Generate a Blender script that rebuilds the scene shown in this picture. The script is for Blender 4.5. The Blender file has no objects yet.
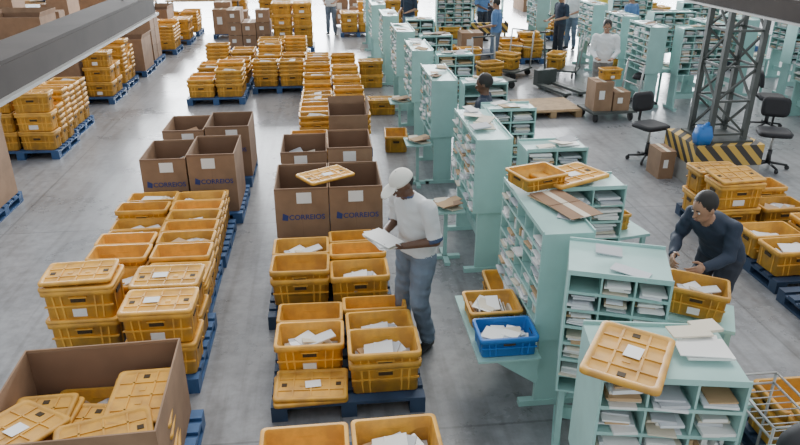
import bpy, math, random
from mathutils import Vector, Matrix, noise as mnoise
from mathutils.bvhtree import BVHTree
random.seed(7)
R=random.random
def U(a,b): return a+(b-a)*R()
COL=bpy.context.scene.collection

# ------------------------------------------------------------ materials
def mat(name,col,rough=.6,metal=0,noise=0.0,nscale=8,rnd=0.0,bump=0.0,spec=.5,dark=None):
    m=bpy.data.materials.new(name);m.use_nodes=True
    nt=m.node_tree;b=nt.nodes["Principled BSDF"]
    b.inputs["Base Color"].default_value=(*col,1);b.inputs["Roughness"].default_value=rough
    b.inputs["Metallic"].default_value=metal
    b.inputs["Specular IOR Level"].default_value=spec
    last=None
    tc=nt.nodes.new("ShaderNodeTexCoord")
    if noise>0 or bump>0:
        nz=nt.nodes.new("ShaderNodeTexNoise");nz.inputs["Scale"].default_value=nscale;nz.inputs["Detail"].default_value=5
        nt.links.new(tc.outputs["Object"],nz.inputs["Vector"])
    if noise>0:
        mx=nt.nodes.new("ShaderNodeMix");mx.data_type='RGBA'
        d=dark if dark else tuple(c*(1-noise) for c in col)
        mx.inputs[6].default_value=(*d,1);mx.inputs[7].default_value=(*col,1)
        rp=nt.nodes.new("ShaderNodeMapRange");rp.inputs[1].default_value=.35;rp.inputs[2].default_value=.6
        nt.links.new(nz.outputs["Fac"],rp.inputs[0]);nt.links.new(rp.outputs[0],mx.inputs[0])
        last=mx.outputs[2]
    if rnd>0:
        oi=nt.nodes.new("ShaderNodeObjectInfo");mr=nt.nodes.new("ShaderNodeMapRange")
        mr.inputs[3].default_value=1-rnd;mr.inputs[4].default_value=1+rnd*.5
        nt.links.new(oi.outputs["Random"],mr.inputs[0])
        hs=nt.nodes.new("ShaderNodeHueSaturation");hs.inputs["Color"].default_value=(*col,1)
        if last: nt.links.new(last,hs.inputs["Color"])
        nt.links.new(mr.outputs[0],hs.inputs["Value"]);last=hs.outputs[0]
    if last: nt.links.new(last,b.inputs["Base Color"])
    if bump>0:
        bp=nt.nodes.new("ShaderNodeBump");bp.inputs["Strength"].default_value=bump
        nt.links.new(nz.outputs["Fac"],bp.inputs["Height"]);nt.links.new(bp.outputs[0],b.inputs["Normal"])
    return m
YEL=mat("yellow_plastic",(.80,.42,.055),.55,noise=.3,nscale=9,rnd=.25,dark=(.58,.30,.06))
DARKM=mat("dark_slot",(.05,.03,.01),.8)
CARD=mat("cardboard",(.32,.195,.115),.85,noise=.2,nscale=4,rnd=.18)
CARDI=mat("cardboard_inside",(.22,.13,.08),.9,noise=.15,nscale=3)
BLUEP=mat("blue_pallet_plastic",(.04,.11,.26),.5,noise=.3,nscale=6,rnd=.2)
DKP=mat("dark_pallet_plastic",(.03,.06,.12),.55,noise=.3,nscale=6)
BLUEC=mat("blue_crate_plastic",(.02,.16,.5),.4)
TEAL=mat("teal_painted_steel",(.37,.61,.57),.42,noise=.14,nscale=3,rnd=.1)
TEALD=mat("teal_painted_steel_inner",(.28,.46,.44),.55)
PAPW=mat("white_paper",(.8,.8,.78),.7)
PAPC=mat("cream_paper",(.66,.6,.48),.7)
PAPG=mat("grey_paper",(.5,.52,.55),.7)
PAPB=mat("brown_envelope",(.5,.33,.18),.8)
PAPR=mat("coloured_paper",(.6,.2,.2),.7)
PAPN=mat("blue_paper",(.15,.25,.5),.7)
WRAP=mat("plastic_wrap",(.72,.75,.78),.15)
INK=mat("print_ink",(.035,.05,.18),.8)
STEEL=mat("dark_green_steel",(.07,.08,.075),.5,noise=.3,nscale=4)
CHAN=mat("brown_grey_steel",(.06,.048,.042),.75,noise=.25,nscale=3,spec=.25)
LIGHTM=mat("light_grey_metal",(.45,.45,.44),.4,metal=.3)
BLK=mat("black_fabric",(.018,.018,.022),.7)
BLKP=mat("black_plastic",(.02,.02,.022),.35)
CONC=mat("concrete",(.36,.35,.33),.85,noise=.2,nscale=4)
WOOD=mat("pallet_wood",(.42,.28,.15),.8,noise=.3,nscale=6)
WALL=mat("painted_wall",(.6,.62,.6),.8,noise=.08,nscale=1)
def hazard():
    m=mat("hazard_stripes",(1,1,1),.6);nt=m.node_tree;b=nt.nodes["Principled BSDF"]
    tc=nt.nodes.new("ShaderNodeTexCoord");sx=nt.nodes.new("ShaderNodeSeparateXYZ");nt.links.new(tc.outputs["Object"],sx.inputs[0])
    a=nt.nodes.new("ShaderNodeMath");a.operation='ADD';nt.links.new(sx.outputs[0],a.inputs[0]);nt.links.new(sx.outputs[2],a.inputs[1])
    a2=nt.nodes.new("ShaderNodeMath");a2.operation='SUBTRACT';nt.links.new(a.outputs[0],a2.inputs[0]);nt.links.new(sx.outputs[1],a2.inputs[1])
    mu=nt.nodes.new("ShaderNodeMath");mu.operation='MULTIPLY';mu.inputs[1].default_value=4.5;nt.links.new(a2.outputs[0],mu.inputs[0])
    fr=nt.nodes.new("ShaderNodeMath");fr.operation='FRACT';nt.links.new(mu.outputs[0],fr.inputs[0])
    g=nt.nodes.new("ShaderNodeMath");g.operation='GREATER_THAN';g.inputs[1].default_value=.5;nt.links.new(fr.outputs[0],g.inputs[0])
    mx=nt.nodes.new("ShaderNodeMix");mx.data_type='RGBA';mx.inputs[6].default_value=(.05,.045,.04,1);mx.inputs[7].default_value=(.6,.38,.08,1)
    nt.links.new(g.outputs[0],mx.inputs[0]);nt.links.new(mx.outputs[2],b.inputs["Base Color"]);return m
HAZ=hazard()
def floor_mat():
    m=bpy.data.materials.new("polished_concrete_floor");m.use_nodes=True;nt=m.node_tree;b=nt.nodes["Principled BSDF"]
    tc=nt.nodes.new("ShaderNodeTexCoord")
    n1=nt.nodes.new("ShaderNodeTexNoise");n1.inputs["Scale"].default_value=.6;n1.inputs["Detail"].default_value=9;n1.inputs["Roughness"].default_value=.7
    n2=nt.nodes.new("ShaderNodeTexNoise");n2.inputs["Scale"].default_value=9;n2.inputs["Detail"].default_value=7;n2.inputs["Roughness"].default_value=.65
    # long wheel scuffs along the aisles
    mp=nt.nodes.new("ShaderNodeMapping");mp.inputs["Scale"].default_value=(9,.5,1);nt.links.new(tc.outputs["Object"],mp.inputs["Vector"])
    n3=nt.nodes.new("ShaderNodeTexNoise");n3.inputs["Scale"].default_value=1.2;n3.inputs["Detail"].default_value=6;nt.links.new(mp.outputs[0],n3.inputs["Vector"])
    for n in(n1,n2): nt.links.new(tc.outputs["Object"],n.inputs["Vector"])
    def ramp(src,p0,c0,p1,c1):
        cr=nt.nodes.new("ShaderNodeValToRGB");e=cr.color_ramp.elements;e[0].position=p0;e[0].color=(*c0,1);e[1].position=p1;e[1].color=(*c1,1)
        nt.links.new(src,cr.inputs[0]);return cr.outputs[0]
    def mul(a,b_):
        mx=nt.nodes.new("ShaderNodeMix");mx.data_type='RGBA';mx.blend_type='MULTIPLY';mx.inputs[0].default_value=1
        nt.links.new(a,mx.inputs[6]);nt.links.new(b_,mx.inputs[7]);return mx.outputs[2]
    c=ramp(n1.outputs["Fac"],.32,(.19,.195,.205),.68,(.33,.335,.35))
    c=mul(c,ramp(n2.outputs["Fac"],.32,(.74,.73,.72),.6,(1,1,1)))
    c=mul(c,ramp(n3.outputs["Fac"],.36,(.8,.79,.78),.5,(1,1,1)))
    br=nt.nodes.new("ShaderNodeTexBrick");br.offset=0;br.inputs["Scale"].default_value=1;br.inputs["Mortar Size"].default_value=.012
    br.inputs["Brick Width"].default_value=4.;br.inputs["Row Height"].default_value=4.
    br.inputs["Color1"].default_value=(1,1,1,1);br.inputs["Color2"].default_value=(1,1,1,1);br.inputs["Mortar"].default_value=(.7,.7,.7,1)
    nt.links.new(tc.outputs["Object"],br.inputs["Vector"])
    c=mul(c,br.outputs["Color"]);nt.links.new(c,b.inputs["Base Color"])
    mr=nt.nodes.new("ShaderNodeMapRange");mr.inputs[3].default_value=.18;mr.inputs[4].default_value=.4
    nt.links.new(n1.outputs["Fac"],mr.inputs[0]);nt.links.new(mr.outputs[0],b.inputs["Roughness"])
    bp=nt.nodes.new("ShaderNodeBump");bp.inputs["Strength"].default_value=.06;nt.links.new(n2.outputs["Fac"],bp.inputs["Height"]);nt.links.new(bp.outputs[0],b.inputs["Normal"])
    return m
FLOOR=floor_mat()

# ------------------------------------------------------------ mesh builder
class MB:
    def __init__(s): s.v=[];s.f=[];s.m=[];s.mats=[];s.sm=[]
    def mi(s,m):
        if m not in s.mats: s.mats.append(m)
        return s.mats.index(m)
    def add(s,vs,fs,m,smooth=False,M=None):
        o=len(s.v);i=s.mi(m)
        for p in vs:
            p=Vector(p)
            s.v.append(M@p if M else p)
        for f in fs: s.f.append([o+k for k in f]);s.m.append(i);s.sm.append(smooth)
    def box(s,x0,x1,y0,y1,z0,z1,m,M=None,tx=1,ty=1):
        cx,cy=(x0+x1)/2,(y0+y1)/2
        vs=[]
        for z,sx,sy in((z0,tx,ty),(z1,1,1)):
            for x,y in((x0,y0),(x1,y0),(x1,y1),(x0,y1)): vs.append((cx+(x-cx)*sx,cy+(y-cy)*sy,z))
        s.add(vs,[(3,2,1,0),(4,5,6,7),(0,1,5,4),(1,2,6,5),(2,3,7,6),(3,0,4,7)],m,M=M)
    def loft(s,loops,m,cap0=True,cap1=True,smooth=True,M=None):
        n=len(loops[0]);vs=[p for l in loops for p in l];fs=[]
        for k in range(len(loops)-1):
            for i in range(n):
                j=(i+1)%n;fs.append((k*n+i,k*n+j,(k+1)*n+j,(k+1)*n+i))
        s.add(vs,fs,m,smooth,M)
        o=len(s.v)-len(vs);i=s.mi(m)
        if cap0: s.f.append([o+k for k in reversed(range(n))]);s.m.append(i);s.sm.append(False)
        if cap1: s.f.append([o+(len(loops)-1)*n+k for k in range(n)]);s.m.append(i);s.sm.append(False)
    def cyl(s,p0,p1,r0,m,r1=None,n=10,smooth=True):
        p0,p1=Vector(p0),Vector(p1);r1=r0 if r1 is None else r1
        d=(p1-p0).normalized();a=d.orthogonal().normalized();b=d.cross(a)
        ls=[[c+(a*math.cos(t*2*math.pi/n)+b*math.sin(t*2*math.pi/n))*r for t in range(n)] for c,r in((p0,r0),(p1,r1))]
        s.loft(ls,m,smooth=smooth)
    def bar(s,p0,p1,w,m,h=None):
        s.cyl(p0,p1,w*.7,m,n=4,smooth=False)
    def ell(s,c,ax,m,n=14,k=8,lo=-math.pi/2):
        c=Vector(c);a,b,u=[Vector(q) for q in ax];ls=[]
        for j in range(k+1):
            ph=lo+(math.pi/2-lo)*j/k;ph=max(min(ph,math.pi/2-.05),-math.pi/2+.05)
            ls.append([c+a*math.cos(ph)*math.cos(t*2*math.pi/n)+b*math.cos(ph)*math.sin(t*2*math.pi/n)+u*math.sin(ph) for t in range(n)])
        s.loft(ls,m)
    def sph(s,c,r,m,n=12,k=8): s.ell(c,((r,0,0),(0,r,0),(0,0,r)),m,n,k)
    def caps(s,p0,r0,p1,r1,m,n=12):
        s.sph(p0,r0,m,n);s.sph(p1,r1,m,n)
        if (Vector(p0)-Vector(p1)).length>1e-4: s.cyl(p0,p1,r0,m,r1,n)
    def mesh(s,name):
        me=bpy.data.meshes.new(name);me.from_pydata([tuple(p) for p in s.v],[],s.f)
        for m in s.mats: me.materials.append(m)
        me.polygons.foreach_set("material_index",s.m);me.polygons.foreach_set("use_smooth",s.sm);me.update();return me
def put(name,me,loc=(0,0,0),rz=0,rot=None,sc=1,parent=None):
    o=bpy.data.objects.new(name,me.mesh(name) if isinstance(me,MB) else me);COL.objects.link(o)
    o.location=loc;o.rotation_euler=rot if rot else (0,0,rz)
    o.scale=(sc,sc,sc) if not isinstance(sc,tuple) else sc
    if parent: o.parent=parent
    return o
def rrect(hw,hd,r,z,n=3):
    pts=[]
    for cx,cy,a0 in((hw-r,hd-r,0),(-hw+r,hd-r,90),(-hw+r,-hd+r,180),(hw-r,-hd+r,270)):
        for i in range(n+1):
            a=math.radians(a0+90*i/n);pts.append(Vector((cx+r*math.cos(a),cy+r*math.sin(a),z)))
    return pts
def envelopes(mb,x0,x1,y0,y1,z0,n,mats=(PAPW,PAPW,PAPC,PAPG,PAPW),tilt=.12,spin=.6):
    for i in range(n):
        w=min(U(.12,.26),(x1-x0)*.9);d=min(U(.1,.22),(y1-y0)*.9);h=U(.003,.016)
        M=Matrix.Translation((U(x0+w/2,max(x0+w/2,x1-w/2)),U(y0+d/2,max(y0+d/2,y1-d/2)),z0+i*.008))@Matrix.Rotation(U(-spin,spin),4,'Z')@Matrix.Rotation(U(-tilt,tilt),4,'X')@Matrix.Rotation(U(-tilt,tilt),4,'Y')
        mb.box(-w/2,w/2,-d/2,d/2,0,h,random.choice(mats),M)

# ------------------------------------------------------------ crates
W,D,H=.56,.38,.28
def lid_geo(mb,z,label=True):
    hw,hd=W/2+.004,D/2+.004
    mb.loft([rrect(hw,hd,.035,z),rrect(hw,hd,.035,z+.022),rrect(hw-.008,hd-.008,.03,z+.028),rrect(hw-.03,hd-.03,.03,z+.028),rrect(hw-.036,hd-.036,.03,z+.016)],YEL,True,True)
    for x in(-.14,0,.14): mb.box(x-.006,x+.006,-hd+.03,hd-.03,z+.014,z+.024,YEL)
    for y in(-.07,.07): mb.box(-hw+.03,hw-.03,y-.006,y+.006,z+.014,z+.024,YEL)
    for x in(-.21,-.07,.07,.21): mb.box(x-.02,x+.02,-.02,.02,z+.014,z+.02,DARKM if abs(x)>.1 else YEL)
    if label:
        M=Matrix.Translation((U(-.08,.08),U(-.05,.05),z+.025))@Matrix.Rotation(U(-.4,.4),4,'Z');mb.box(-.06,.06,-.04,.045,0,.002,PAPW,M)
def crate_mesh(kind,body=YEL,H=H,label=None):
    mb=MB();hw,hd=W/2,D/2;t=.9
    lo=[rrect(hw*t-.015,hd*t-.015,.03,0),rrect(hw*t,hd*t,.03,.01),rrect(hw-.022,hd-.022,.03,H-.05),
        rrect(hw,hd,.035,H-.048),rrect(hw,hd,.035,H-.004),rrect(hw-.006,hd-.006,.03,H),rrect(hw-.026,hd-.026,.025,H)]
    mb.loft(lo,body,True,False)
    if kind!='C':
        li=[rrect(hw-.026,hd-.026,.025,H),rrect(hw-.03,hd-.03,.025,H-.04),rrect(hw*t-.02,hd*t-.02,.02,.015)]
        mb.loft(li,body,False,True)
    def slant(z): return (hw*t)+(hw-.022-hw*t)*(z/(H-.05)), (hd*t)+(hd-.022-hd*t)*(z/(H-.05))
    for sy in(-1,1):
        for x in(-.19,-.13,.13,.19):
            a,b=slant(.03);c,d=slant(H-.06)
            mb.bar((x*.92,sy*b,.02),(x,sy*d,H-.05),.012,body)
        a,b=slant(H*.45);mb.box(-hw*.93,hw*.93,sy*b-.008,sy*b+.008,H*.45,H*.45+.012,body)
        a,b=slant(H*.62);mb.box(-.055,.055,sy*b-.009,sy*b+.009,H*.6,H*.6+.035,DARKM)
        mb.box(-.07,.07,sy*b-.012,sy*b+.012,H*.6+.035,H*.6+.045,body)
    for sx in(-1,1):
        for y in(-.1,.1):
            a,b=slant(.03);c,d=slant(H-.06);mb.bar((sx*a,y*.92,.02),(sx*c,y,H-.05),.012,body)
        a,b=slant(H*.62);mb.box(sx*a-.009,sx*a+.009,-.05,.05,H*.6,H*.6+.035,DARKM)
    a,b=slant(H*.3)
    if label if label is not None else kind in'CM': mb.box(U(-.09,-.05),.05,-b-.006,-b+.004,H*.14,H*.38,PAPW)
    if kind=='C': lid_geo(mb,H-.004,label is not False)
    if kind=='M':
        envelopes(mb,-hw+.06,hw-.06,-hd+.06,hd-.06,H*U(.36,.5),12,(PAPW,PAPW,PAPC,PAPG,PAPW,PAPB,WRAP),tilt=.2,spin=.8);mb.box(-hw+.06,hw-.06,-hd+.06,hd-.06,.02,H*.38,PAPG)
    if kind=='V':
        x=-hw+.06
        while x<hw-.1:
            th=U(.006,.03);z=U(H*.4,H*.92)
            if R()<.8:
                M=Matrix.Translation((x,0,.02))@Matrix.Rotation(U(0,.28),4,'Y')@Matrix.Rotation(U(-.12,.12),4,'Z')
                mb.box(0,th,-hd+.07,hd-.07-U(0,.08),0,z-.02,random.choice((PAPW,PAPW,PAPC,PAPG,PAPB,PAPW,WRAP)),M)
            x+=th+U(.002,.012)
        envelopes(mb,-hw+.08,hw-.08,-hd+.08,hd-.08,H*.8,3,tilt=.3,spin=1.2)
    return mb.mesh("mail_crate")
CR={'E':[crate_mesh('E') for _ in range(2)],'M':[crate_mesh('M',label=bool(i%2)) for i in range(5)],'V':[crate_mesh('V') for _ in range(3)],'C':[crate_mesh('C',label=bool(i%3)) for i in range(4)]}
LIDS=[]
for i in range(4):
    _l=MB();lid_geo(_l,0,i%2==0);LIDS.append(_l.mesh("crate_lid"))
BLUECR=crate_mesh('M',BLUEC,.2,label=False)
NS=.09
def crate(x,y,z,k='E',rz=0,n=1,closed_h=.305,sc=1,j=.03):
    for i in range(n):
        kk=k if (i==n-1 or k=='C') else 'E'
        zz=z+i*(closed_h if kk=='C' else NS*(sc[2] if isinstance(sc,tuple) else sc))
        put("mail_crate",random.choice(CR[kk]),(x,y,zz),rz+U(-j,j),sc=sc)
def lid(x,y,z,rz=0,rot=None,n=1,j=.05):
    for i in range(n): put("crate_lid",random.choice(LIDS),(x+U(-.015,.015),y+U(-.015,.015),z+i*.03),rz+U(-j,j),rot=rot)
# ------------------------------------------------------------ pallets
def pallet_mesh(m,w=1.18,d=1.02,solid=True,h=.14):
    mb=MB()
    for i in range(7):
        y=-d/2+i*(d-.1)/6;mb.box(-w/2,w/2,y,y+.1 if solid else y+.085,h-.025,h,m)
    for x in(-w/2,-.06,w/2-.12):
        mb.box(x,x+.12,-d/2,d/2,h-.045,h-.025,m);mb.box(x,x+.12,-d/2,d/2,0,.022,m)
        for y in(-d/2,-.06,d/2-.12): mb.box(x,x+.12,y,y+.12,.022,h-.045,m)
    return mb.mesh("pallet")
PB=pallet_mesh(BLUEP);PD=pallet_mesh(DKP);PW=pallet_mesh(WOOD,1.15,1.0,False,.14)
PT=.14
def pallet(x0,y0,k=PB,rz=0): put("pallet",k,(x0,y0+.51,0),rz)
# ------------------------------------------------------------ cardboard boxes
def cbox(x0,x1,y0,y1,z0,z1,label=True,fill=False,closed=False,name="cardboard_box",logo=True,rz=0,flap=False):
    mb=MB();w=x1-x0;d=y1-y0;h=z1-z0;t=.012;a,b=w/2,d/2
    if closed:
        mb.box(-a,a,-b,b,0,h,CARD);mb.box(-.03,.03,-b-.001,b+.001,h,h+.002,PAPC);mb.box(-a*.5,a*.1,-b-.003,-b,h*.4,h*.7,PAPW)
        mb.box(-a,a,-.004,.004,h,h+.003,CARDI)
    else:
        mb.box(-a,a,-b,-b+t,0,h,CARD);mb.box(-a,a,b-t,b,0,h,CARD);mb.box(-a,-a+t,-b+t,b-t,0,h,CARD);mb.box(a-t,a,-b+t,b-t,0,h,CARD)
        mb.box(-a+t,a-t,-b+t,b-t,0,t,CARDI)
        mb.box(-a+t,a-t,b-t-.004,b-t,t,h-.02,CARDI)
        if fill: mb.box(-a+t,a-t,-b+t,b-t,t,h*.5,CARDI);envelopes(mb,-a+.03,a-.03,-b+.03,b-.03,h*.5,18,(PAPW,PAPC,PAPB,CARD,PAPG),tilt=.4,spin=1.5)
        if flap:
            M=Matrix.Translation((0,b,h))@Matrix.Rotation(-.25,4,'X');mb.box(-a,a,-.004,.004,0,.1,CARD,M)
            M=Matrix.Translation((a,0,h))@Matrix.Rotation(.3,4,'Y');mb.box(-.004,.004,-b,b,0,.1,CARD,M)
    if label:
        lx=U(-.06,.06);mb.box(lx-.08,lx+.08,-b-.004,-b,h*.76,h*.93,PAPW);mb.box(-.0015,.0015,-b-.002,-b,0,h,CARDI)
        mb.box(-a*.98,a*.98,-b-.002,-b,h*.97,h,CARDI)
    o=put(name,mb,((x0+x1)/2,(y0+y1)/2,z0),rz)
    if label and logo:
        cu=bpy.data.curves.new("printed_logo","FONT");cu.body="CORREIOS";cu.size=.082;cu.align_x='CENTER';cu.offset=.0015;cu.materials.append(INK)
        tx=bpy.data.objects.new("printed_logo",cu);COL.objects.link(tx);tx.parent=o;tx.location=(.05,-b-.003,h*.5);tx.rotation_euler=(math.pi/2,0,0)
        m2=MB();q=h*.5;m2.add([(-.22,-b-.003,q+.0),(-.16,-b-.003,q-.01),(-.15,-b-.003,q+.05),(-.21,-b-.003,q+.08)],[(0,1,2,3)],INK)
        put("printed_mark",m2,parent=o)
    return o
# ------------------------------------------------------------ sorting cabinets
def fill_slot(mb,x0,x1,y0,y1,z0,z1):
    r=R()
    if r<.12: return
    mats=(PAPW,PAPW,PAPW,PAPC,PAPG,PAPB,PAPG,WRAP)
    w=x1-x0;h=z1-z0
    if r<.84:
        z=z0;n=random.randint(3,9)
        for i in range(n):
            th=h*U(.06,.16)
            if z+th>z1-.012: break
            a=U(.003,w*.22);b=U(.003,w*.22);c=(x0+x1+a-b)/2
            M=Matrix.Translation((c,(y0+y1)/2,z))@Matrix.Rotation(U(-.1,.1),4,'Z')@Matrix.Rotation(U(-.05,.05),4,'Y')
            hw=(w-a-b)/2;hd=(y1-y0)/2;mb.box(-hw*.92,hw*.92,-hd+U(-.04,.05),hd-.04,0,th-.001,random.choice(mats),M);z+=th
    else:
        x=x0+.006;e=x0+w*U(.4,1)
        while x<e-.02:
            th=U(.006,.025);mb.box(x,min(x+th,x1-.003),y0+U(0,.06),y1-.04,z0,z0+h*U(.4,.85),random.choice(mats));x+=th+.002
def cabinet(x,y,rz,w=1.1,d=.36,z0=.62,z1=1.5,cols=4,rows=6,legs=True,top=4,desk=0,name="sorting_cabinet",fill=True):
    mb=MB();t=.014
    mb.box(0,t,0,d,z0,z1,TEAL);mb.box(w-t,w,0,d,z0,z1,TEAL);mb.box(t,w-t,0,d,z1-t,z1,TEAL);mb.box(t,w-t,0,d,z0,z0+t,TEAL)
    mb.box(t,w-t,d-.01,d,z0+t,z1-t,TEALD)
    mb.box(0,w,0,.01,z1,z1+.02,TEAL);mb.box(0,w,d-.01,d,z1,z1+.02,TEAL)
    cw=(w-t)/cols;rh=(z1-z0-t)/rows
    for i in range(1,cols): mb.box(i*cw,i*cw+t*.8,.006,d-.01,z0+t,z1-t,TEAL)
    for j in range(1,rows):
        mb.box(t,w-t,.003,d-.01,z0+j*rh,z0+j*rh+t*.7,TEAL)
        mb.box(t,w-t,-.002,.003,z0+j*rh-.004,z0+j*rh+.016,TEAL)
    if fill:
        for i in range(cols):
            for j in range(rows): fill_slot(mb,i*cw+t,(i+1)*cw-.002,.012,d-.012,z0+j*rh+t,z0+(j+1)*rh-.002)
    if legs:
        for lx in(.03,w-.07):
            mb.box(lx,lx+.04,d*.15,d*.85,.05,z0,TEAL)
            mb.box(lx-.01,lx+.05,-.06,d+.06,0,.05,TEAL)
        mb.box(.07,w-.07,d*.45,d*.52,.2,.3,TEAL)
    if desk>0:
        mb.box(0,w,d,d+desk,z0+.06,z0+.09,TEAL)
        mb.box(.02,.06,d+desk-.06,d+desk-.02,0,z0+.06,TEAL);mb.box(w-.06,w-.02,d+desk-.06,d+desk-.02,0,z0+.06,TEAL)
        envelopes(mb,.05,w-.05,d+.02,d+desk-.02,z0+.09,8)
    if top: envelopes(mb,.03,w-.03,.01,d-.01,z1+.01,top,(PAPW,PAPG,PAPC,PAPB,PAPG,CARD))
    return put(name,mb,(x,y,0),rz)

# ------------------------------------------------------------ people
def remeshed(src,voxel,smooth=3,folds=None):
    me=src.mesh("tmp");ob=bpy.data.objects.new("tmp",me);COL.objects.link(ob)
    r=ob.modifiers.new("r","REMESH");r.mode='VOXEL';r.voxel_size=voxel
    s=ob.modifiers.new("s","SMOOTH");s.iterations=smooth;s.factor=.5
    dg=bpy.context.evaluated_depsgraph_get();ev=ob.evaluated_get(dg);nm=bpy.data.meshes.new_from_object(ev)
    bv=BVHTree.FromPolygons([v.co.copy() for v in me.vertices],[tuple(p.vertices) for p in me.polygons])
    vs=[v.co.copy() for v in nm.vertices];fs=[list(p.vertices) for p in nm.polygons];ms=[]
    for p in nm.polygons:
        h=bv.find_nearest(p.center);ms.append(src.mats[src.m[h[2]]])
    if folds:
        cl=set()
        for f,m in zip(fs,ms):
            if m in folds: cl.update(f)
        for i in cl:
            c=vs[i];n=nm.vertices[i].normal
            q=mnoise.noise(Vector((c.x*9,c.y*9,c.z*17+c.y*8)));q2=1-abs(mnoise.noise(Vector((c.x*6+5,c.y*6+c.z*5,c.z*10))))*2
            vs[i]=c+n*(q*.011+q2*.007)
    bpy.data.objects.remove(ob);bpy.data.meshes.remove(nm);bpy.data.meshes.remove(me)
    return vs,fs,ms
def merge(out,res):
    vs,fs,ms=res;o=len(out.v);out.v+=vs
    for f,m in zip(fs,ms): out.f.append([o+k for k in f]);out.m.append(out.mi(m));out.sm.append(True)
def hand(src,wr,d,nrm,side,skin,curl=.6):
    wr=Vector(wr);d=Vector(d).normalized();nrm=Vector(nrm);nrm=(nrm-d*nrm.dot(d)).normalized();wd=d.cross(nrm).normalized()*side
    src.ell(wr+d*.05,(d*.055,wd*.042,nrm*.017),skin)
    src.caps(wr-d*.03,.026,wr+d*.02,.024,skin)
    L=(.034,.042,.046,.04)
    for i,o in enumerate((-.032,-.011,.011,.031)):
        p=wr+d*.088+wd*o;a=curl*.5;q=p
        for s_ in range(3):
            ln=L[i]*(1,.72,.55)[s_];dd=d*math.cos(a)+nrm*math.sin(a);q2=q+dd*ln
            src.caps(q,.0092-.0008*s_,q2,.0088-.001*s_,skin,8);q=q2;a+=curl
    p=wr+d*.025+wd*.034;q=p+(d*.6+wd*.6+nrm*.35)*.042;src.caps(p,.013,q,.011,skin,8)
    q2=q+(d*.8+wd*.1+nrm*.5)*.034;src.caps(q,.011,q2,.009,skin,8)
def person(name,loc,heading,P,skin,shirt,pants,shoe,hairm,cap=None,voxel=.011,sleeve='short',trim=None):
    g=lambda k:Vector(P[k]);s=MB();Y=Vector((0,1,0))
    pel,wai,che,nek,hd=g('pelvis'),g('waist'),g('chest'),g('neck'),g('head')
    b=P.get('build',1.0);lg=P.get('legw',1.0)
    sp=[(pel+Vector((0,0,-.1)),.085,.12),(pel,.118,.172),(wai,.115,.158),(wai.lerp(che,.5),.122,.165),(che,.122,.182),(che.lerp(nek,.55),.1,.175),(che.lerp(nek,.85),.07,.11),(nek,.055,.062)]
    def ring(c,ax,rf,rl,n=20):
        f=Y.cross(ax).normalized();return [c+f*math.cos(t*2*math.pi/n)*rf+Y*math.sin(t*2*math.pi/n)*rl for t in range(n)]
    ax=[(sp[min(i+1,len(sp)-1)][0]-sp[max(i-1,0)][0]).normalized() for i in range(len(sp))]
    rg=[ring(sp[i][0],ax[i],sp[i][1]*b,sp[i][2]*b) for i in range(len(sp))]
    s.loft(rg[:3],pants)
    hem=[ring(pel+(wai-pel)*-.15,ax[1],.136*b,.19*b),ring(pel+(wai-pel)*.4,ax[1],.132*b,.182*b)]+[ring(wai,ax[2],.128*b,.172*b)]+rg[3:]
    s.loft(hem,shirt)
    hf=Vector(P.get('look',(1,0,-.3))).normalized();hu=(Vector((0,0,1))-hf*hf.z).normalized();hl=hu.cross(hf)
    s.caps(nek-Vector((0,0,.03)),.056,hd-hu*.05-hf*.01,.05,skin)
    if trim: s.ell(nek-Vector((0,0,.005)),((.066,0,0),(0,.07,0),(0,0,.018)),trim)
    s.ell(hd+hu*.018-hf*.006,(hf*.096,hl*.076,hu*.105),skin,18,12)
    s.ell(hd-hu*.055+hf*.022,(hf*.066,hl*.054,hu*.058),skin)
    s.caps(hd+hf*.092+hu*.005,.011,hd+hf*.108-hu*.028,.014,skin)
    s.ell(hd+hf*.084-hu*.066,(hf*.012,hl*.026,hu*.012),skin)
    for q in(-1,1): s.ell(hd+hl*q*.08-hf*.008-hu*.008,(hf*.018,hl*.012,hu*.03),skin)
    if cap: s.ell(hd+hu*.01-hf*.024,(hf*.084,hl*.081,hu*.07),hairm,18,12)
    else: s.ell(hd+hu*.04-hf*.03,(hf*.103,hl*.088,hu*.105),hairm,18,12)
    for q in('l','r'):
        h,k,a=g('hip_'+q),g('knee_'+q),g('ankle_'+q);t=g('toe_'+q)
        s.caps(h,.1*lg,k,.074*lg,pants);s.caps(k,.074*lg,a+Vector((0,0,.03)),.06*lg,pants)
        dt=(t-a);dt.z=0;dt.normalize()
        s.caps(Vector((a.x,a.y,.048))-dt*.035,.046,Vector((a.x,a.y,.04))+dt*.15,.038,shoe)
        sh,e,w=g('sh_'+q),g('elbow_'+q),g('wrist_'+q)
        if sleeve=='short':
            m_=sh.lerp(e,.8);s.caps(sh,.066,m_,.064,shirt);s.caps(sh,.047,e,.044,skin);s.caps(e,.044,w,.029,skin)
            if trim: s.cyl(sh.lerp(e,.9),sh.lerp(e,1.0),.067,trim,.067,14)
        else:
            s.caps(sh,.066,e,.05,shirt);s.caps(e,.05,w,.035,shirt)
        s.caps(sh.lerp(che,.5)+Vector((0,0,.02)),.072,sh,.064,shirt)
    out=MB();merge(out,remeshed(s,voxel,folds=(shirt,pants)))
    hs=MB()
    for q,sd in(('l',-1),('r',1)):
        w,e=g('wrist_'+q),g('elbow_'+q)
        hand(hs,w+(w-e).normalized()*.01,P.get('hdir_'+q,w-e),P.get('hnrm_'+q,(0,0,1)),sd*P.get('hside',1),skin,P.get('curl',.5))
    merge(out,remeshed(hs,.0045 if voxel<.012 else .006,2))
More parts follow.
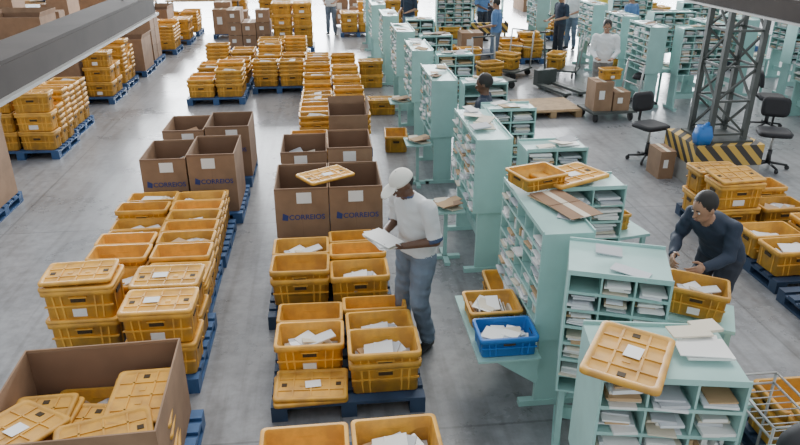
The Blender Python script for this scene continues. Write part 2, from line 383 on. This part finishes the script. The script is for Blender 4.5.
    for q in(-1,1):
        out.sph(hd+hf*.081+hl*q*.031+hu*.008,.0095,PAPW,8,6);out.sph(hd+hf*.0875+hl*q*.031+hu*.007,.0055,BLKP,8,6)
        out.caps(hd+hf*.09+hl*q*.018+hu*.03,.004,hd+hf*.083+hl*q*.044+hu*.03,.0035,BLK,6)
    out.ell(hd+hf*.094-hu*.064,(hf*.005,hl*.022,hu*.006),LIP)
    if cap:
        out.ell(hd+hu*.03-hf*.008,(hf*.108,hl*.091,hu*.1),cap,20,8,lo=0)
        out.ell(hd+hu*.03-hf*.008,(hf*.109,hl*.092,hu*.012),cap,20,6)
        out.ell(hd+hu*.034+hf*.125,((hf*.085-hu*.02),hl*.074,hu*.007),cap,18,6)
        out.sph(hd+hu*.13-hf*.008,.009,cap,8,6)
    return put(name,out,loc,heading)
SKD=mat("skin_dark",(.12,.06,.035),.5);SKM=mat("skin_tan",(.36,.2,.125),.5);LIP=mat("lips",(.22,.09,.08),.5)
SHW=mat("shirt_pale_grey",(.6,.62,.63),.85,bump=.3,nscale=7);SHN=mat("jacket_navy",(.022,.034,.06),.8,bump=.3,nscale=7);SHB=mat("shirt_white",(.75,.77,.78),.85)
JEAN=mat("jeans",(.16,.21,.28),.9,noise=.3,nscale=6,bump=.3);PNT=mat("dark_trousers",(.03,.035,.05),.9);SHOE=mat("shoe_black",(.015,.015,.015),.5)
HAIR=mat("black_hair",(.012,.01,.009),.6);CAPW=mat("cap_white",(.72,.71,.65),.85);GREYP=mat("grey_trousers",(.2,.2,.2),.9);TRIM=mat("navy_trim",(.05,.08,.16),.8);SHT=mat("shirt_blue",(.1,.2,.4),.85);SHO=mat("shirt_yellow",(.7,.5,.08),.85)
def stand(**k):
    P=dict(pelvis=(0,0,.95),waist=(0,0,1.07),chest=(.01,0,1.3),neck=(.0,0,1.47),head=(.03,0,1.6),look=(1,0,-.2),
      hip_l=(0,.095,.9),hip_r=(0,-.095,.9),knee_l=(.03,.1,.5),knee_r=(.03,-.1,.5),ankle_l=(-.01,.12,.09),ankle_r=(-.01,-.12,.09),toe_l=(.15,.16,0),toe_r=(.15,-.16,0),
      sh_l=(0,.195,1.4),sh_r=(0,-.195,1.4),elbow_l=(-.03,.25,1.12),elbow_r=(-.03,-.25,1.12),wrist_l=(.1,.22,.9),wrist_r=(.1,-.22,.9))
    P.update(k);return P

# ============================================================ SCENE
def slab(name,x0,x1,y0,y1,z0,z1,m):
    mb=MB();mb.box(x0,x1,y0,y1,z0,z1,m);return put(name,mb)
slab("floor",-18,28,-6,48,-.1,0,FLOOR)
def winwall(L):
    mb=MB();mb.box(0,L,0,.25,0,1.2,WALL);mb.box(0,L,0,.25,5.2,7,WALL)
    n=int(L/4)
    for i in range(n+1): mb.box(i*(L-.5)/n,i*(L-.5)/n+.5,0,.25,1.2,5.2,WALL)
    for i in range(n*3): mb.box(i*L/(n*3),i*L/(n*3)+.06,.1,.16,1.2,5.2,LIGHTM)
    mb.box(0,L,.1,.16,3.1,3.18,LIGHTM)
    return mb
put("wall_back",winwall(46),(-18,48,0))
put("wall_left",winwall(54),(-18,-6,0),math.pi/2)
put("wall_right",winwall(54),(28,48,0),-math.pi/2)
slab("wall_front",-18,28,-6.25,-6,0,7,WALL)

# ---------- middle row
pallet(.03,2.75,PD)
crate(-.24,3.36,PT,'E',n=2);crate(.34,3.38,PT,'M',n=2);crate(-.24,2.96,PT,'M');crate(.34,2.96,PT,'E')
pallet(.06,4.2,PD)
lid(-.22,4.38,PT,n=1);lid(-.22,4.40,PT+.03)
crate(.35,4.46,PT,'M',n=2);crate(.35,4.87,PT,'M',n=1)
crate(-.23,4.76,PT,'M',n=1);crate(-.23,5.1,PT,'E',n=1,sc=(1,.8,1))
crate(.33,5.2,PT,'E',n=1,sc=(1,.6,1))
pallet(-.05,5.5,PD)
crate(-.33,5.86,PT,'E',n=2);crate(.23,5.78,PT,'M',n=1,sc=(1,1,1.15));crate(-.33,6.24,PT,'M',n=2);crate(.23,6.12,PT,'E',n=2,sc=(1,.75,1));crate(.23,6.42,PT,'E',n=2,sc=(1,.7,1))
pallet(-.05,6.82,PB)
cbox(-.62,-.04,6.9,7.72,PT,.87);cbox(-.03,.55,6.9,7.72,PT,.87)
lid(-.06,7.25,.875,.5)
pallet(-.05,8.1,PB)
cbox(-.62,-.04,8.2,9.0,PT,.86,fill=True);cbox(-.03,.53,8.2,9.0,PT,.9)
pallet(.0,9.25,PB)
cbox(.0,.55,9.35,10.1,PT,1.0,label=False,flap=True);crate(-.3,9.5,PT,'M',n=3);crate(-.3,9.9,PT,'E',n=3)
for y0,hh in((10.5,3),(11.7,4),(12.95,3),(14.4,3),(15.8,3)):
    pallet(.1,y0,PB)
    for i in range(2):
        for j in range(3): crate(-.19+i*.58,y0+.18+j*.32,PT,random.choice('EMV'),n=random.randint(2,hh+1),sc=(1,.8,1))
# ---------- left row
pallet(-1.72,8.02,PB)
cbox(-2.3,-1.76,8.1,8.9,PT,.86,fill=True);cbox(-1.74,-1.17,8.1,8.9,PT,.9,flap=False)
pallet(-1.72,9.3,PB)
cbox(-2.3,-1.74,9.4,10.2,PT,.84,fill=True);cbox(-1.72,-1.12,9.4,10.2,PT,.88)
pallet(-1.72,4.62,PB);pallet(-1.8,5.72,PB);pallet(-1.78,6.82,PB)
crate(-1.4,4.86,PT,'C',n=2);crate(-1.42,5.28,PT,'C',n=2);crate(-2.12,5.3,PT,'C',n=2,sc=1.05)
lid(-2.12,5.3,.785,.05)
crate(-1.45,5.7,PT,'C',n=1);lid(-1.45,5.7,PT+.31,n=4)
crate(-2.04,5.74,PT,'M',n=2)
crate(-1.46,6.07,PT,'E',n=3,sc=(1,.85,1));crate(-2.05,6.1,PT,'E',n=3,sc=(1,.85,1))
for i,y in enumerate((6.38,6.66,6.94,7.22,7.5,7.76)):
    crate(-1.47-.01*i,y,PT,'MEMEME'[i],n=3 if i<5 else 2,sc=(1,.72,1));crate(-2.06-.01*i,y+.02,PT,'EVMEMV'[i],n=2 if i%3 else 3,sc=(1,.72,1))
# big open carton bottom left with closed crates / lids
pallet(-1.62,3.22,PB)
cbox(-2.14,-1.1,3.24,4.22,PT,.78,label=False,rz=.04)
for x,z,r,n,y in((-1.93,.2,1.62,13,3.66),(-1.62,.21,1.5,11,3.6),(-1.31,.2,1.66,15,3.8)):
    lid(x,y,z,r,n=n,j=.12)
crate(-1.7,4.0,PT+.02,'M')
lid(-1.45,3.42,.63,.3);put("crate_lid",LIDS[0],(-1.98,3.45,.68),rot=(.1,.15,1.1))
# ---------- far left-of-centre crates
for y0 in(14.2,15.5,16.9):
    pallet(-2.3,y0,PB);pallet(-1.0 if y0>15 else -1.05,y0+.9,PB)
    for i in range(2):
        for j in range(2):
            crate(-2.59+i*.58,y0+.26+j*.42,PT,random.choice('EMV'),n=random.randint(2,5));crate(-1.34+i*.58,y0+1.16+j*.42,PT,random.choice('EMV'),n=random.randint(2,5))
pallet(-2.2,20.3,PB)
for i in range(3):
    for j in range(2):
        for k in range(random.randint(2,3)): cbox(-2.75+i*.4,-2.37+i*.4,20.4+j*.45,20.8+j*.45,PT+k*.35,PT+k*.35+.34,label=False,closed=True)
pallet(-.9,20.2,PB)
for i in range(2):
    for j in range(2): crate(-1.2+i*.58,20.5+j*.42,PT,'C',n=4)
pallet(-1.2,18.5,PB)
for i in range(2):
    for j in range(2): crate(-1.5+i*.58,18.76+j*.42,PT,'M',n=3)
for x0,y0,kk in((-3.0,23,'b'),(-1.6,24,'c'),(1.1,22.9,'c'),(.9,25,'b'),(-3.4,26.5,'c'),(2.6,23.5,'c')):
    pallet(x0,y0,PB)
    for i in range(2):
        for j in range(2):
            if kk=='c': crate(x0-.29+i*.58,y0+.26+j*.42,PT,'C',n=random.randint(2,4))
            else: cbox(x0-.55+i*.56,x0-.02+i*.56,y0+.05+j*.5,y0+.5+j*.5,PT,U(.6,1.3),label=False,closed=True)
# ---------- left island rows
def island(x0,y0,kind,hh=3):
    pallet(x0,y0,PB)
    if kind=='c':
        for i in range(2):
            for j in range(3):
                n=random.randint(max(1,hh-2),hh);k=random.choice('EMVCE')
                if k=='C': n=max(1,n//2)
                crate(x0-.29+i*.58,y0+.2+j*.32,PT,k,n=n,sc=(1,.8,1),j=.08)
    elif kind=='b': cbox(x0-.56,x0+.56,y0+.05,y0+.98,PT,PT+.25*hh,label=False,fill=True,flap=True)
    elif kind=='s':
        for i in range(2):
            for j in range(2):
                z=PT
                for k in range(random.randint(1,3)):
                    h=U(.3,.45);cbox(x0-.55+i*.56,x0-.03+i*.56,y0+.06+j*.46,y0+.48+j*.46,z,z+h-.005,label=False,closed=True,rz=0);z+=h
    else:
        cbox(x0-.56,x0-.01,y0+.05,y0+.98,PT,PT+.3*hh,label=False,fill=True,flap=True)
        for j in range(2): crate(x0+.3,y0+.28+j*.42,PT,'C',n=random.randint(2,3))
island(-4.78,8.1,'b',4);island(-4.9,10.9,'c',7);island(-5.0,12.1,'c',7);island(-6.2,11.2,'c',7);island(-6.3,9.8,'m',3);island(-6.3,12.6,'s',4)
island(-5.0,14.5,'m',3);island(-5.05,15.8,'c',7);island(-4.95,17.2,'b',3);island(-5.0,18.6,'s',4);island(-4.8,20.2,'c',6);island(-4.7,21.9,'m',3);island(-4.7,23.6,'c',5)
for k in range(7): island(-6.4-.12*k,14.0+1.5*k,'cbcsmcb'[k],random.randint(4,6))
for k in range(7): island(-7.8-.12*k,13.6+1.6*k,'scbmcsc'[k],random.randint(4,6))
for k in range(6): island(-9.3-.12*k,15.4+1.7*k,'bcscbc'[k],random.randint(4,6))
for k in range(5):
    mb=MB();mb.box(0,2.6,0,.9,.85,.9,WOOD)
    for x in(.05,2.5):
        for y in(.05,.8): mb.box(x,x+.06,y,y+.06,0,.85,STEEL)
    for i in range(26):
        M=Matrix.Translation((U(.2,2.4),U(.15,.75),.9+U(0,.12)))@Matrix.Rotation(U(-1,1),4,'Z')@Matrix.Rotation(U(-.3,.3),4,'X')
        mb.box(-.2,.2,-.15,.15,0,U(.02,.18),random.choice((PAPR,TEAL,PAPW,PAPC,PAPB,PAPN,PAPW,YEL)),M)
    put("paper_table",mb,(-13.0,16+k*2.2,0) if k<2 else (-5.6+3*(k-3)-3,25.6+.1*k,0))

# ---------- sorting cabinet row
FX=-math.pi/2
cabinet(1.45,5.28,FX,w=1.12,d=.38,z0=.62,z1=1.5,cols=5,rows=6,desk=.45,top=2)
cabinet(1.44,3.6,math.radians(-20),w=.62,d=.5,z0=.6,z1=1.5,cols=3,rows=7,top=2)
cabinet(1.86,4.98,0,w=.55,d=.34,z0=.75,z1=1.5,cols=2,rows=5,top=2)
cabinet(1.45,7.6,FX,w=1.2,d=.38,z0=.7,z1=1.5,cols=5,rows=6,top=7,desk=.45)
cabinet(1.86,6.0,0,w=.6,d=.34,z0=.72,z1=1.5,cols=2,rows=5,top=4)
cabinet(1.86,7.7,0,w=.6,d=.34,z0=.72,z1=1.45,cols=2,rows=5)
cabinet(1.42,10.3,FX,w=1.15,d=.36,z0=.7,z1=1.5,cols=4,rows=6,desk=.45)
cabinet(1.82,8.9,0,w=.6,d=.34,z0=.72,z1=1.5,cols=2,rows=5)
cabinet(1.4,12.3,FX,w=1.1,d=.36,z0=.7,z1=1.55,cols=4,rows=6,desk=.45);cabinet(1.8,11.0,0,w=.6,d=.34,z0=.7,z1=1.5,cols=2,rows=5)
cabinet(1.36,14.5,FX,w=1.2,d=.36,z0=.7,z1=1.55,cols=4,rows=6,desk=.45);cabinet(1.8,13.0,0,w=.6,d=.34,z0=.7,z1=1.5,cols=2,rows=5)
cabinet(1.3,16.9,FX,w=1.2,d=.36,z0=.7,z1=1.55,cols=4,rows=6);cabinet(1.8,15.3,0,w=.6,d=.34,z0=.7,z1=1.5,cols=2,rows=5)
cabinet(1.2,19.2,FX,w=1.3,d=.36,z0=.7,z1=1.55,cols=4,rows=6);cabinet(1.2,21.6,FX,w=1.3,d=.36,z0=.7,z1=1.55,cols=4,rows=6)
cabinet(1.24,2.54,math.radians(-10),w=.7,d=.5,z0=.7,z1=1.5,cols=3,rows=5,top=0)
mb=MB();envelopes(mb,-.12,.2,-.18,.16,0,5,(PAPW,PAPW,PAPC),tilt=.02,spin=.3);put("mail_bundle",mb,(1.78,2.78,1.525),-.2)
put("crate_lid",LIDS[0],(1.40,2.62,1.56),rot=(0.03,.06,math.radians(56)),sc=.95)
mb=MB();mb.box(0,.46,0,.95,.60,.615,TEAL)
for y in(.05,.85):
    mb.add([(.46,y,.6),(.1,y,.6),(.46,y,.35),(.46,y+.02,.6),(.1,y+.02,.6),(.46,y+.02,.35)],[(0,1,2),(5,4,3),(0,3,4,1),(1,4,5,2),(2,5,3,0)],TEAL)
put("side_shelf",mb,(.99,3.95,0))
put("mail_crate",BLUECR,(1.22,4.13,.616),0,sc=(.78,.8,.8))
put("mail_crate",CR['V'][0],(1.22,4.55,.616),0,sc=(.75,.95,.5))
crate(1.64,5.75,0,'E',1.5,sc=.9)
mb=MB();mb.box(-.18,.18,-.2,.2,.62,.64,TEAL);mb.box(-.02,.02,-.02,.02,.04,.62,TEAL);mb.box(-.17,.17,-.03,.03,0,.04,TEAL);mb.box(-.03,.03,-.2,.2,0,.04,TEAL);envelopes(mb,-.17,.17,-.17,.17,.64,9,(PAPB,PAPC,PAPW,CARD))
me=mb.mesh("mail_stand")
for y in(6.8,9.2,11.6): put("mail_stand",me,(1.24,y,0))
crate(1.1,10.9,0,'E',1.5);crate(1.05,13.2,0,'C');crate(1.0,15.6,0,'C',n=2)
cbox(1.62,1.9,4.35,4.9,1.53,1.535,label=False,closed=True,name="cardboard_sheet",rz=.3)
crate(1.66,5.06,1.535,'E',.35,sc=(.72,.9,.4))
lid(1.97,5.15,1.55,.5)
# ---------- near right
mb=MB();mb.box(0,.95,-.5,0,.98,1.0,TEAL);mb.box(.02,.06,-.45,-.05,0,.98,TEAL);mb.box(.89,.93,-.45,-.05,0,.98,TEAL)
envelopes(mb,.03,.9,-.48,-.05,1.0,24,(PAPW,PAPC,WRAP,PAPW,PAPN,PAPB,WRAP),tilt=.35,spin=1.5)
put("mail_desk",mb,(1.12,2.32,0))
mb=MB()
for z in(.72,.8):
    for a,b_ in(((0,0),(.34,0)),((.34,0),(.34,.5)),((.34,.5),(0,.5)),((0,.5),(0,0))): mb.cyl((*a,z),(*b_,z),.008,LIGHTM,n=6)
for x in(0,.34):
    for y in(0,.5): mb.cyl((x,y,.06),(x,y,.8),.01,LIGHTM,n=6);mb.cyl((x-.015,y,.05),(x+.015,y,.05),.05,BLKP)
for i in range(1,8): mb.cyl((0,i*.06,.72),(.34,i*.06,.72),.004,LIGHTM,n=5)
put("wire_cart",mb,(2.5,2.88,0))
put("mail_crate",CR['M'][1],(2.70,4.22,.79),rot=(.0,.04,-.5),sc=(.8,.85,.8))
mb=MB();mb.box(-.3,.3,-.2,.2,.74,.77,TEAL)
for x in(-.28,.24):
    for y in(-.18,.14): mb.box(x,x+.04,y,y+.04,0,.74,TEAL)
put("mail_table",mb,(2.70,4.22,0),-.5)
crate(2.55,3.72,.5,'V',1.45,sc=.75,n=2)
mb=MB();mb.box(-.25,.25,-.28,.28,.47,.5,TEAL)
for x in(-.23,.19):
    for y in(-.26,.22): mb.box(x,x+.04,y,y+.04,0,.47,TEAL)
put("mail_table",mb,(2.55,3.72,0))
crate(3.2,3.1,.14,'M',-.1,n=3);crate(3.2,3.5,.14,'E',0,n=2);pallet(3.5,2.8,PD)
crate(2.75,5.95,.69,'E',.2,sc=.6)
mb=MB();mb.box(-.3,.3,-.25,.25,.66,.69,TEAL)
for x in(-.28,.24):
    for y in(-.22,.18): mb.box(x,x+.04,y,y+.04,0,.66,TEAL)
put("mail_table",mb,(2.75,5.95,0),.2)
mb=MB();mb.ell((0,0,.14),((.2,0,0),(0,.13,0),(0,0,.15)),BLK,18,10);mb.cyl((-.1,0,.27),(0,0,.36),.012,BLK);mb.cyl((0,0,.36),(.1,0,.27),.012,BLK)
put("black_bag",mb,(2.3,2.35,1.0))
mb=MB();mb.box(-.2,.3,-.2,.2,0,.02,TEAL)
for x in(-.18,.24):
    for y in(-.18,.14): mb.box(x,x+.04,y,y+.04,-.98,0,TEAL)
put("mail_table",mb,(2.33,2.35,.98))
# right pallets
pallet(5.05,6.75,PD)
crate(4.68,6.98,PT,'C',n=2);crate(4.68,7.42,PT,'C',n=2);crate(5.3,7.0,PT,'M',n=1);crate(5.3,7.42,PT,'E',n=2)
put("crate_lid",LIDS[1],(4.68,7.0,.78),rot=(.12,0,.1))
pallet(5.05,5.62,PD)
crate(4.75,5.9,PT,'V',n=1);crate(5.35,5.9,PT,'V',n=2);crate(4.75,6.3,PT,'M',n=1);crate(5.35,6.3,PT,'M',n=2)
pallet(5.0,4.5,PD);crate(4.75,5.1,PT,'M',n=2)
# ---------- column with hazard base
mb=MB()
mb.box(-.5,.5,-.45,.45,0,.3,CONC,tx=1.03,ty=1.03);mb.box(-.51,.51,-.46,.46,.3,.6,HAZ)
put("column_base",mb,(5.62,9.1,0))
mb=MB();a=.26;hgt=6.4
for x in(-a,a):
    for y in(-a,a): mb.box(x-.035,x+.035,y-.035,y+.035,0,hgt,STEEL)
mb.box(-.36,.36,-.36,.36,0,.03,STEEL)
for i in range(13):
    z=.1+i*.48;s_=1 if i%2 else -1
    for k in(-a,a):
        mb.bar((-a*s_,k,z),(a*s_,k,z+.46),.03,STEEL);mb.bar((k,-a*s_,z),(k,a*s_,z+.46),.03,STEEL)
        mb.bar((-a,k,z),(a,k,z),.03,STEEL);mb.bar((k,-a,z),(k,a,z),.03,STEEL)
put("lattice_steel_column",mb,(5.66,9.12,.6))
mb=MB();mb.loft([rrect(.1,.08,.03,0),rrect(.12,.1,.04,.12),rrect(.09,.07,.03,.26)],BLUEC);mb.caps((-.05,-.05,.24),.03,(.06,.02,.28),.03,BLUEC)
put("blue_backpack",mb,(5.25,8.78,.6))
cbox(4.8,5.03,9.0,9.4,0,.42,label=False,closed=True)
def luminaire(x,y0,y1,z):
    mb=MB();L=y1-y0
    mb.box(-.11,.11,0,L,.1,.115,CHAN);mb.box(-.115,-.1,0,L,-.02,.1,CHAN);mb.box(.1,.115,0,L,-.02,.1,CHAN);mb.box(-.14,-.115,0,L,-.03,-.015,LIGHTM);mb.box(.115,.14,0,L,-.03,-.015,LIGHTM)
    for k in(-.05,.05): mb.cyl((k,.05,.02),(k,L-.05,.02),.018,PAPW)
    mb.box(-.115,.115,L-.01,L,-.02,.11,CHAN)
    for y in(L*.3,L*.9): mb.cyl((0,y,.11),(0,y,3.5),.006,STEEL,n=6)
    put("hanging_light_fixture",mb,(x,y0,z))
luminaire(-1.38,1.4,5.5,2.88);luminaire(3.1,2.2,5.6,2.92)
def chair(x,y,rz,s=1):
    mb=MB()
    for i in range(5):
        t=i*2*math.pi/5;c,q=math.cos(t),math.sin(t)
        mb.cyl((0,0,.1),(c*.28,q*.28,.07),.022,BLKP,.016);mb.cyl((c*.28-q*.015,q*.28+c*.015,.035),(c*.28+q*.015,q*.28-c*.015,.035),.034,BLKP)
    mb.cyl((0,0,.08),(0,0,.3),.035,BLKP);mb.cyl((0,0,.3),(0,0,.52),.02,LIGHTM)
    mb.loft([rrect(.17,.16,.07,.52),rrect(.23,.22,.09,.54),rrect(.24,.23,.1,.585),rrect(.2,.19,.08,.61)],BLK)
    mb.bar((0,.18,.53),(0,.27,.6),.03,BLKP);mb.bar((0,.27,.6),(0,.25,.85),.03,BLKP)
    M=Matrix.Translation((0,.24,.9))@Matrix.Rotation(math.radians(80),4,'X')
    mb.loft([rrect(.17,.11,.06,-.03),rrect(.2,.15,.08,-.015),rrect(.2,.15,.08,.02),rrect(.15,.1,.06,.035)],BLK,M=M)
    put("office_chair",mb,(x,y,0),rz,sc=s)
chair(5.0,9.85,.3);chair(6.5,13.35,-.6);chair(6.7,9.3,-.4);chair(8.0,11.4,1.2)
put("pallet",PW,(4.3,12.95,0),.05)
pl=MB();pl.box(-.58,.58,-.48,.48,0,.015,WOOD);put("plywood_sheet",pl,(4.3,12.97,.141),.05)
for x,y,rz in((6.3,14.0,FX),(6.85,12.75,0),(7.7,14.2,FX),(6.4,15.6,FX),(7.4,15.2,0),(8.9,12.2,FX),(9.3,11.0,0),(8.7,14.8,FX),(9.8,13.6,0),(10.4,12.3,FX),(10.6,15.6,FX),(9.0,17.0,0),(11.6,14.0,0),(6.6,17.8,FX),(8.0,19.0,0),(3.2,19.9,0),(6.0,20.5,FX),(10.8,18,FX),(12.4,17,0),(4.2,24,0),(7.4,23.6,FX),(9.6,22,0),(12.5,21,FX),(11,25,0),(6,27,0),(14,24,0),(8.2,9.6,FX),(8.7,8.4,0)):
    cabinet(x,y,rz,w=1.0,d=.36,z0=.7,z1=1.6,cols=4,rows=7,desk=.4 if R()<.5 else 0)
for x,y in((9.2,9.7),(10.6,9.9),(7.6,16.5),(5.2,17.8),(7.2,21.5),(9.8,20),(12,19),(3.6,21.2),(5,25.5),(8.8,26.5),(12.8,26),(3.4,17.2)):
    pallet(x,y,PB)
    for i in range(2):
        for j in range(2): crate(x-.29+i*.58,y+.28+j*.42,PT,random.choice('EMVC'),n=random.randint(1,3))
for i in range(6): cbox(3.2+i*1.7,3.7+i*1.7,28+U(0,1),28.6+2,0,U(.5,1.2),label=False,closed=True)
mb=MB();mb.box(-.7,.7,-.05,.05,.45,.75,HAZ);mb.box(-.65,-.58,-.25,.25,0,.05,STEEL);mb.box(.58,.65,-.25,.25,0,.05,STEEL);mb.box(-.64,-.59,-.03,.03,.05,.8,STEEL);mb.box(.59,.64,-.03,.03,.05,.8,STEEL)
put("hazard_barrier",mb,(4.7,20.3,0))
pallet(4.1,18.5,PD);cbox(3.7,4.3,18.7,19.3,PT,.7,label=False,closed=True)
def handcart(x,y,rz,load):
    mb=MB();mb.box(-.45,.45,-.35,.35,.16,.2,STEEL)
    for xx in(-.36,.36):
        for yy in(-.27,.27): mb.cyl((xx-.02,yy,.08),(xx+.02,yy,.08),.08,BLKP)
    for yy in(-.3,.3): mb.cyl((.42,yy,.2),(.5,yy,1.05),.018,LIGHTM)
    mb.cyl((.5,-.3,1.05),(.5,.3,1.05),.018,STEEL);mb.cyl((.46,-.3,.65),(.46,.3,.65),.014,LIGHTM)
    put("platform_cart",mb,(x,y,0),rz)
    if load: crate(x-.1,y,.2,'M',1.5+rz,n=2)
handcart(5.35,12.4,.1,False)
for x,y,r in((4.5,16.4,.8),(5.7,16.3,-.5),(3.8,15.3,1.9),(5.9,19.2,.2)): handcart(x,y,r,True)
cbox(4.98,5.33,12.15,12.6,.2,.75,label=False,closed=True);cbox(5.36,5.68,12.15,12.6,.2,.55,label=False,closed=True);crate(5.33,12.4,.76,'M',.1,sc=.7)
mb=MB()
for x in(-.2,.2): mb.box(x-.08,x+.08,-.6,.5,.06,.11,STEEL);mb.cyl((x-.04,-.5,.04),(x+.04,-.5,.04),.04,BLKP)
mb.box(-.25,.25,.5,.68,.05,.4,STEEL);mb.cyl((-.06,.62,.1),(.06,.62,.1),.1,BLKP);mb.cyl((0,.62,.4),(0,.75,1.2),.02,STEEL);mb.cyl((-.12,.75,1.2),(.12,.75,1.2),.02,BLKP)
put("pallet_jack",mb,(5.15,14.6,0),.3)

# ---------- people
person("postal_worker_man",(.68,5.17,0),math.radians(212),stand(
   pelvis=(-.02,0,.95),waist=(-.03,0,1.07),chest=(.01,0,1.3),neck=(.07,0,1.455),head=(.135,0,1.565),look=(1,-.1,-.6),
   hip_l=(-.02,.1,.9),hip_r=(-.02,-.1,.9),knee_l=(.05,.13,.5),knee_r=(.0,-.14,.5),ankle_l=(-.04,.15,.09),ankle_r=(-.02,-.2,.09),toe_l=(.12,.21,0),toe_r=(.15,-.27,0),
   sh_l=(.03,.2,1.39),sh_r=(.03,-.2,1.39),elbow_l=(.0,.27,1.11),elbow_r=(.0,-.26,1.12),wrist_l=(.22,.13,1.08),wrist_r=(.24,-.12,1.1),hnrm_l=(0,-.3,1),hnrm_r=(0,.3,1),hdir_l=(1,-.3,.05),hdir_r=(1,.1,.05),curl=.35,build=1.06,legw=1.1),
   SKD,SHW,JEAN,SHOE,HAIR,cap=CAPW,voxel=.009,trim=TRIM)
mb=MB()
for i in range(8):
    M=Matrix.Translation((U(-.015,.015),U(-.015,.015),i*.005))@Matrix.Rotation(U(-.25,.25),4,'Z')@Matrix.Rotation(U(-.06,.06),4,'X');mb.box(-.1,.1,-.14,.14,0,.004,random.choice((PAPW,PAPG,PAPG,PAPC)),M)
put("mail_bundle",mb,(.40,5.0,1.10),rot=(.12,.12,.55))
person("postal_worker_man",(3.22,4.88,0),math.radians(208),stand(
   pelvis=(-.12,0,.9),waist=(-.06,0,1.01),chest=(.08,0,1.17),neck=(.2,0,1.29),head=(.29,0,1.39),look=(1,-.2,-.4),
   hip_l=(-.12,.1,.86),hip_r=(-.12,-.1,.86),knee_l=(.0,.11,.47),knee_r=(.0,-.11,.47),
   sh_l=(.12,.19,1.24),sh_r=(.12,-.19,1.24),elbow_l=(.2,.24,1.02),elbow_r=(.18,-.25,1.02),wrist_l=(.45,.2,.99),wrist_r=(.44,-.1,.98),curl=.5,hnrm_l=(0,-1,-.3),hnrm_r=(0,1,-.3),build=1.04),
   SKM,SHN,PNT,SHOE,HAIR,voxel=.01,sleeve='long')
person("postal_worker_man",(5.5,13.2,0),math.radians(250),stand(elbow_l=(.05,.25,1.14),elbow_r=(.05,-.25,1.14),wrist_l=(.3,.15,1.05),wrist_r=(.3,-.15,1.05),look=(1,0,-.4)),SKM,SHB,GREYP,SHOE,HAIR,voxel=.014,sleeve='long')
person("postal_worker_man",(2.0,8.42,0),math.radians(160),stand(),SKD,SHN,PNT,SHOE,HAIR,voxel=.014)
for x,y,h,sh,pn,sk in((.23,23.5,260,SHB,JEAN,SKM),(6.4,18.6,200,SHN,PNT,SKM),(2.5,20.8,230,SHN,JEAN,SKM),(9.7,12.7,210,SHN,PNT,SKD),(5.4,22.9,210,SHW,PNT,SKM),(8.2,18.2,120,SHT,JEAN,SKM),(4.9,21.6,300,SHT,PNT,SKD),(8.2,20.6,250,SHO,PNT,SKM),(3.3,25.6,200,SHT,JEAN,SKM),(10.3,16.5,190,SHO,PNT,SKM),(4.3,17.3,150,SHT,JEAN,SKM),(7.2,19.9,220,SHB,JEAN,SKM)):
    person("postal_worker_man",(x,y,0),math.radians(h),stand(wrist_l=(.3,.15,1.05),wrist_r=(.3,-.15,1.02),look=(1,0,-.4)),sk,sh,pn,SHOE,HAIR,voxel=.016)

# ---------- camera
cd=bpy.data.cameras.new("camera");cam=bpy.data.objects.new("camera",cd);COL.objects.link(cam)
cd.sensor_width=36;cd.lens=30.6;cam.location=(0,0,3.5);cam.rotation_euler=(math.radians(90-23.95),0,math.radians(-6.14))
bpy.context.scene.camera=cam
# ---------- light
w=bpy.data.worlds.new("sky");bpy.context.scene.world=w;w.use_nodes=True
bg=w.node_tree.nodes["Background"];bg.inputs[0].default_value=(.86,.92,1,1);bg.inputs[1].default_value=1.0
sd=bpy.data.lights.new("soft_daylight","SUN");sd.energy=2.1;sd.angle=math.radians(35);sd.color=(1,.95,.86)
so=bpy.data.objects.new("soft_daylight",sd);COL.objects.link(so);so.rotation_euler=(math.radians(-28),math.radians(14),0);so.location=(0,0,12)
al=bpy.data.lights.new("window_daylight_boost","AREA");al.shape='RECTANGLE';al.size=44;al.size_y=6;al.energy=38000;al.color=(.92,.96,1)  # unseen area lamp added by the back wall for floor sheen and rim light
ao=bpy.data.objects.new("window_daylight_boost",al);COL.objects.link(ao);ao.location=(5,47.5,6);ao.rotation_euler=(math.radians(-75),0,0)
